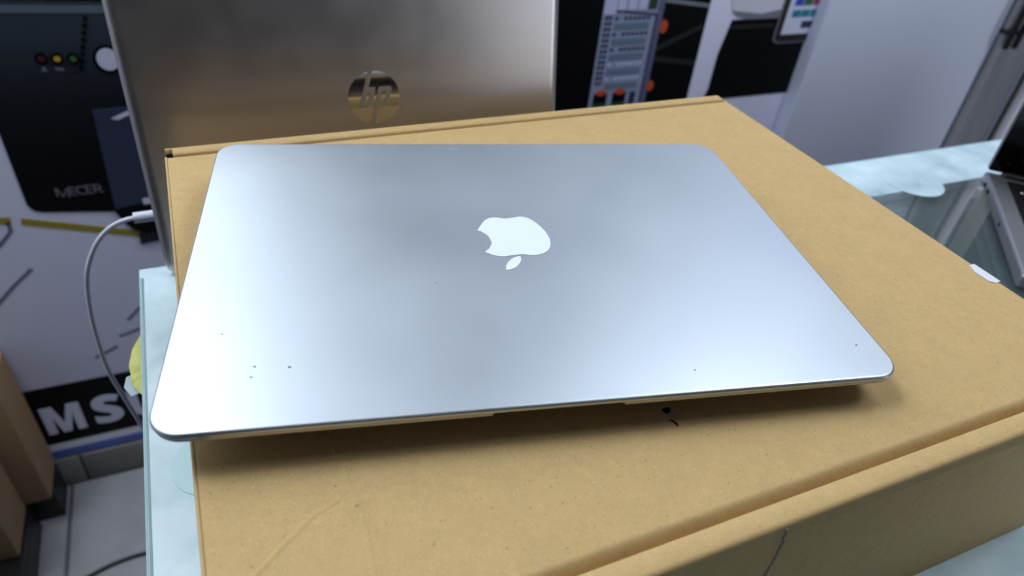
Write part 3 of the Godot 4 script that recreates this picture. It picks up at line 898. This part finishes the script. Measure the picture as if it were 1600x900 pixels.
func open_laptop() -> void:
	var fwd := Vector3(-0.7, 0, 0.715).normalized()       # from the hinge towards the palm rest
	var side := Vector3(fwd.z, 0, -fwd.x)                  # along the hinge, to the right
	var corner := Vector3(0.7975, TABLE, -0.4285)
	var w := 0.31
	var d := 0.222
	var o := thing("dark_grey_laptop", "open dark grey laptop with black screen and keyboard at the right", "laptop", corner + side * w / 2 + fwd * d / 2, Basis(side, Vector3.UP, fwd))
	part("base", block(w, 0.0145, d, 0.0035, 4), M.space_grey, o, Vector3(0, 0.0015, 0))
	for s in [[-0.13, -0.09], [0.13, -0.09], [-0.13, 0.09], [0.13, 0.09]]:
		part("foot", block(0.014, 0.002, 0.014, 0.0008), M.rubber_black, o, Vector3(s[0], 0, s[1]))
	var well := part("keyboard", block(0.272, 0.0006, 0.106, 0.0002, 1), M.key_black, o, Vector3(0, 0.0157, -0.040))
	var key := block(0.0158, 0.0012, 0.0150, 0.0004, 1)
	for r in 6:
		for c in 14:
			var kk := part("key", key, M.key_black, well, Vector3(-0.1258 + c * 0.01935, 0.0004, -0.0438 + r * 0.0176))
			if r > 0 and r < 5:
				kk.set_meta("label", "black square key")
	for c in 14:
		part("key_legend", block(0.003, 0.0002, 0.003, 0.00005, 1), M.key_legend, well, Vector3(-0.1258 + c * 0.01935, 0.0016, -0.0262 + 0.0176 * (c % 4)))
	part("touchpad", block(0.12, 0.0004, 0.075, 0.0001, 1), M.space_grey, o, Vector3(0, 0.0158, 0.062))
	part("hinge_bar", block(0.28, 0.010, 0.010, 0.004), M.key_black, o, Vector3(0, 0.011, -d / 2 + 0.006))
	for s in [[-0.088, 0.009], [-0.070, 0.009], [0.005, 0.004]]:
		part("port", block(0.0006, 0.0034, s[1], 0.0002, 1), M.hole_dark, o, Vector3(-w / 2 - 0.0001, 0.0072, s[0]))
	# the lid, opened upright
	var lean := deg_to_rad(1.0)
	var up := Vector3(0, cos(lean), -sin(lean))
	var nrm := Vector3(0, sin(lean), cos(lean))
	var hh := 0.215
	var fr := Transform3D(Basis(Vector3(1, 0, 0), nrm, -up), Vector3(0, 0.0165, -d / 2 + 0.004) + up * (hh / 2 + 0.002))
	part("lid", turned(loft(rounded(w, hh, 0.0035, 6), [Vector2(0.0006, -0.0045), Vector2(0, -0.0040), Vector2(0, -0.0006), Vector2(0.0006, 0.0)]), fr), M.space_grey, o)
	part("screen", turned(loft(rounded(w - 0.002, hh - 0.001, 0.003, 4), [Vector2(0, 0.0), Vector2(0.0001, 0.0004)]), fr), M.screen_black, o)

# ---------------------------------------------------------------- small things at the left

func left_things() -> void:
	var y := thing("yellow_paper", "crumpled yellow paper sticking out under the counter's left glass edge", "paper", Vector3(-0.068, 0.893, -0.418))
	var st := begin()
	var rows := [[Vector3(0.010, 0.001, -0.036), Vector3(-0.002, 0.000, -0.034), Vector3(-0.004, -0.003, -0.031)], [Vector3(0.010, 0.001, -0.020), Vector3(-0.003, 0.003, -0.016), Vector3(-0.0085, 0.002, -0.014)], [Vector3(0.010, 0.001, -0.002), Vector3(-0.004, 0.0, 0.002), Vector3(-0.0105, 0.003, 0.004)], [Vector3(0.010, 0.001, 0.014), Vector3(-0.003, 0.003, 0.017), Vector3(-0.0090, -0.001, 0.020)], [Vector3(0.010, 0.001, 0.030), Vector3(0.0, 0.001, 0.032), Vector3(-0.0035, 0.001, 0.033)]]
	for i in rows.size() - 1:
		for j in 2:
			var n: Vector3 = (rows[i + 1][j] - rows[i][j]).cross(rows[i][j + 1] - rows[i][j]).normalized()
			n = n if n.y > 0 else -n
			quad(st, rows[i][j], rows[i][j + 1], rows[i + 1][j + 1], rows[i + 1][j], n, n, n, n)
			var dn := Vector3(0, -0.0004, 0)
			quad(st, rows[i][j] + dn, rows[i][j + 1] + dn, rows[i + 1][j + 1] + dn, rows[i + 1][j] + dn, -n, -n, -n, -n)
	part("sheet", st.commit(), M.yellow_paper, y)
	part("pale_scrap", prism(PackedVector2Array([Vector2(-0.003, 0.004), Vector2(-0.0135, 0.008), Vector2(-0.0150, 0.018), Vector2(-0.0105, 0.028), Vector2(-0.004, 0.026)]), -0.003, -0.0026, 20, Transform3D(Basis(Vector3(1, 0, 0), Vector3(0, 0, 1), Vector3(0, 1, 0)), Vector3(0, -0.001, 0.0))), M.pale_paper, y)

	carton("cardboard_carton", "dark brown carton standing upright against the poster at the far left", Vector3(-0.525, 0.082, -1.067), Vector3(0.280, 0.290, 0.094))
	carton("cardboard_carton", "brown carton cut off by the left edge of the photo, nearest the camera", Vector3(-0.590, 0.082, -0.962), Vector3(0.330, 0.262, 0.104))
	var k := thing("black_carton", "flat black box on the floor beneath the upright carton by the poster", "box", Vector3(-0.525, 0.0, -1.075))
	part("body", block(0.282, 0.080, 0.068, 0.003), M.handle_black, k, Vector3(0, 0.0, 0.0))
	part("lid_seam", block(0.283, 0.002, 0.069, 0.0005, 1), M.gasket_dark, k, Vector3(0, 0.055, 0))
	var k2 := thing("black_carton", "long flat black box on the floor at the bottom left, with a red mark", "box", Vector3(-0.590, 0.0, -0.88))
	part("body", block(0.335, 0.080, 0.30, 0.003), M.handle_black, k2)
	part("lid_seam", block(0.336, 0.002, 0.301, 0.0005, 1), M.gasket_dark, k2, Vector3(0, 0.055, 0))
	var c := thing("floor_cord", "thin dark cord lying across the grey floor tiles at the bottom left", "cord", Vector3(-0.28, 0.0, -0.89))
	var pts := [Vector3(-0.56, 0.004, -0.70), Vector3(-0.46, 0.004, -0.83), Vector3(-0.354, 0.004, -0.880), Vector3(-0.333, 0.004, -0.889), Vector3(-0.297, 0.004, -0.899), Vector3(-0.246, 0.004, -0.902), Vector3(-0.15, 0.004, -0.89), Vector3(-0.06, 0.004, -0.86)]
	for i in pts.size():
		pts[i] -= c.position
	part("cord", tube(pts, 0.0035), M.dark_cable, c)


func carton(called: String, label: String, at: Vector3, size: Vector3) -> void:
	var o := thing(called, label, "box", at)
	part("body", block(size.x, size.y - 0.004, size.z, 0.0025), M.old_kraft_board, o)
	part("top_flap", block(size.x - 0.001, 0.004, size.z / 2 - 0.001, 0.001, 1), M.old_kraft_board, o, Vector3(0, size.y - 0.004, -size.z / 4))
	part("top_flap", block(size.x - 0.001, 0.004, size.z / 2 - 0.001, 0.001, 1), M.old_kraft_board, o, Vector3(0, size.y - 0.004, size.z / 4))

# ----------------------------------------------------------------

func _ready() -> void:
	var cam := Camera3D.new()
	cam.name = "camera"
	add_child(cam)
	cam.transform = Transform3D(Basis(Vector3(0.9165, 0.0869, 0.3905), Vector3(0.1771, 0.7871, -0.5908), Vector3(-0.3587, 0.6107, 0.7060)).orthonormalized(), Vector3(0, 1.2571, 0))
	cam.fov = rad_to_deg(2.0 * atan(450.0 / 1095.0))
	cam.near = 0.02
	cam.far = 20.0
	var look := CameraAttributesPhysical.new()
	look.frustum_focal_length = 6.8
	look.exposure_aperture = 2.4
	look.frustum_focus_distance = 0.36
	cam.attributes = look
	cam.fov = rad_to_deg(2.0 * atan(450.0 / 1095.0))
	cam.current = true

	var we := WorldEnvironment.new()
	we.name = "world_environment"
	var env := Environment.new()
	env.background_mode = Environment.BG_COLOR
	env.background_color = Color(0.02, 0.02, 0.022)
	env.tonemap_mode = Environment.TONE_MAPPER_LINEAR
	env.tonemap_exposure = 0.79
	env.sdfgi_enabled = true
	env.ssao_enabled = true
	env.ssil_enabled = true
	we.environment = env
	add_child(we)
	materials()
	lamp_panel("unseen_ceiling_light", "unseen light panel in the ceiling left of the counter, placed to light box and lid", Vector3(-0.70, 2.70, -0.78), 0.60, 0.60, 2.3)  # out of view; lights the box top and lid from the left
	lamp_panel("unseen_ceiling_light", "unseen light panel in the ceiling that brightens the poster's right half", Vector3(1.22, 2.70, -0.72), 0.60, 0.60, 1.15)  # out of view, placed to brighten the poster and the blue-grey panel
	lamp_panel("unseen_ceiling_light", "unseen light panel in the ceiling right of the counter's middle", Vector3(1.45, 2.70, -0.02), 0.60, 0.60, 1.8)  # out of view, placed to light the glass before the box
	lamp_panel("unseen_glow_panel", "unseen glowing panel, placed for the sheen on the silver lid, above the poster's left half", Vector3(-0.72, 1.93, -1.06), 1.60, 1.14, 1.02, Basis(Vector3(1, 0, 0), -PI / 2))  # out of view; gives the silver lid its bright left side
	lamp_panel("unseen_bright_panel", "unseen bright panel in the wall facing the counter, placed to light the right side", Vector3(1.85, 1.30, 1.55), 1.0, 1.9, 1.25, Basis(Vector3(1, 0, 0), PI / 2))  # glowing panel for unseen light from the right, behind the camera

	room()
	poster()
	right_side()
	counter()
	cardboard_box()
	silver_laptop()
	standing_laptop()
	open_laptop()
	charging_cable()
	left_things()
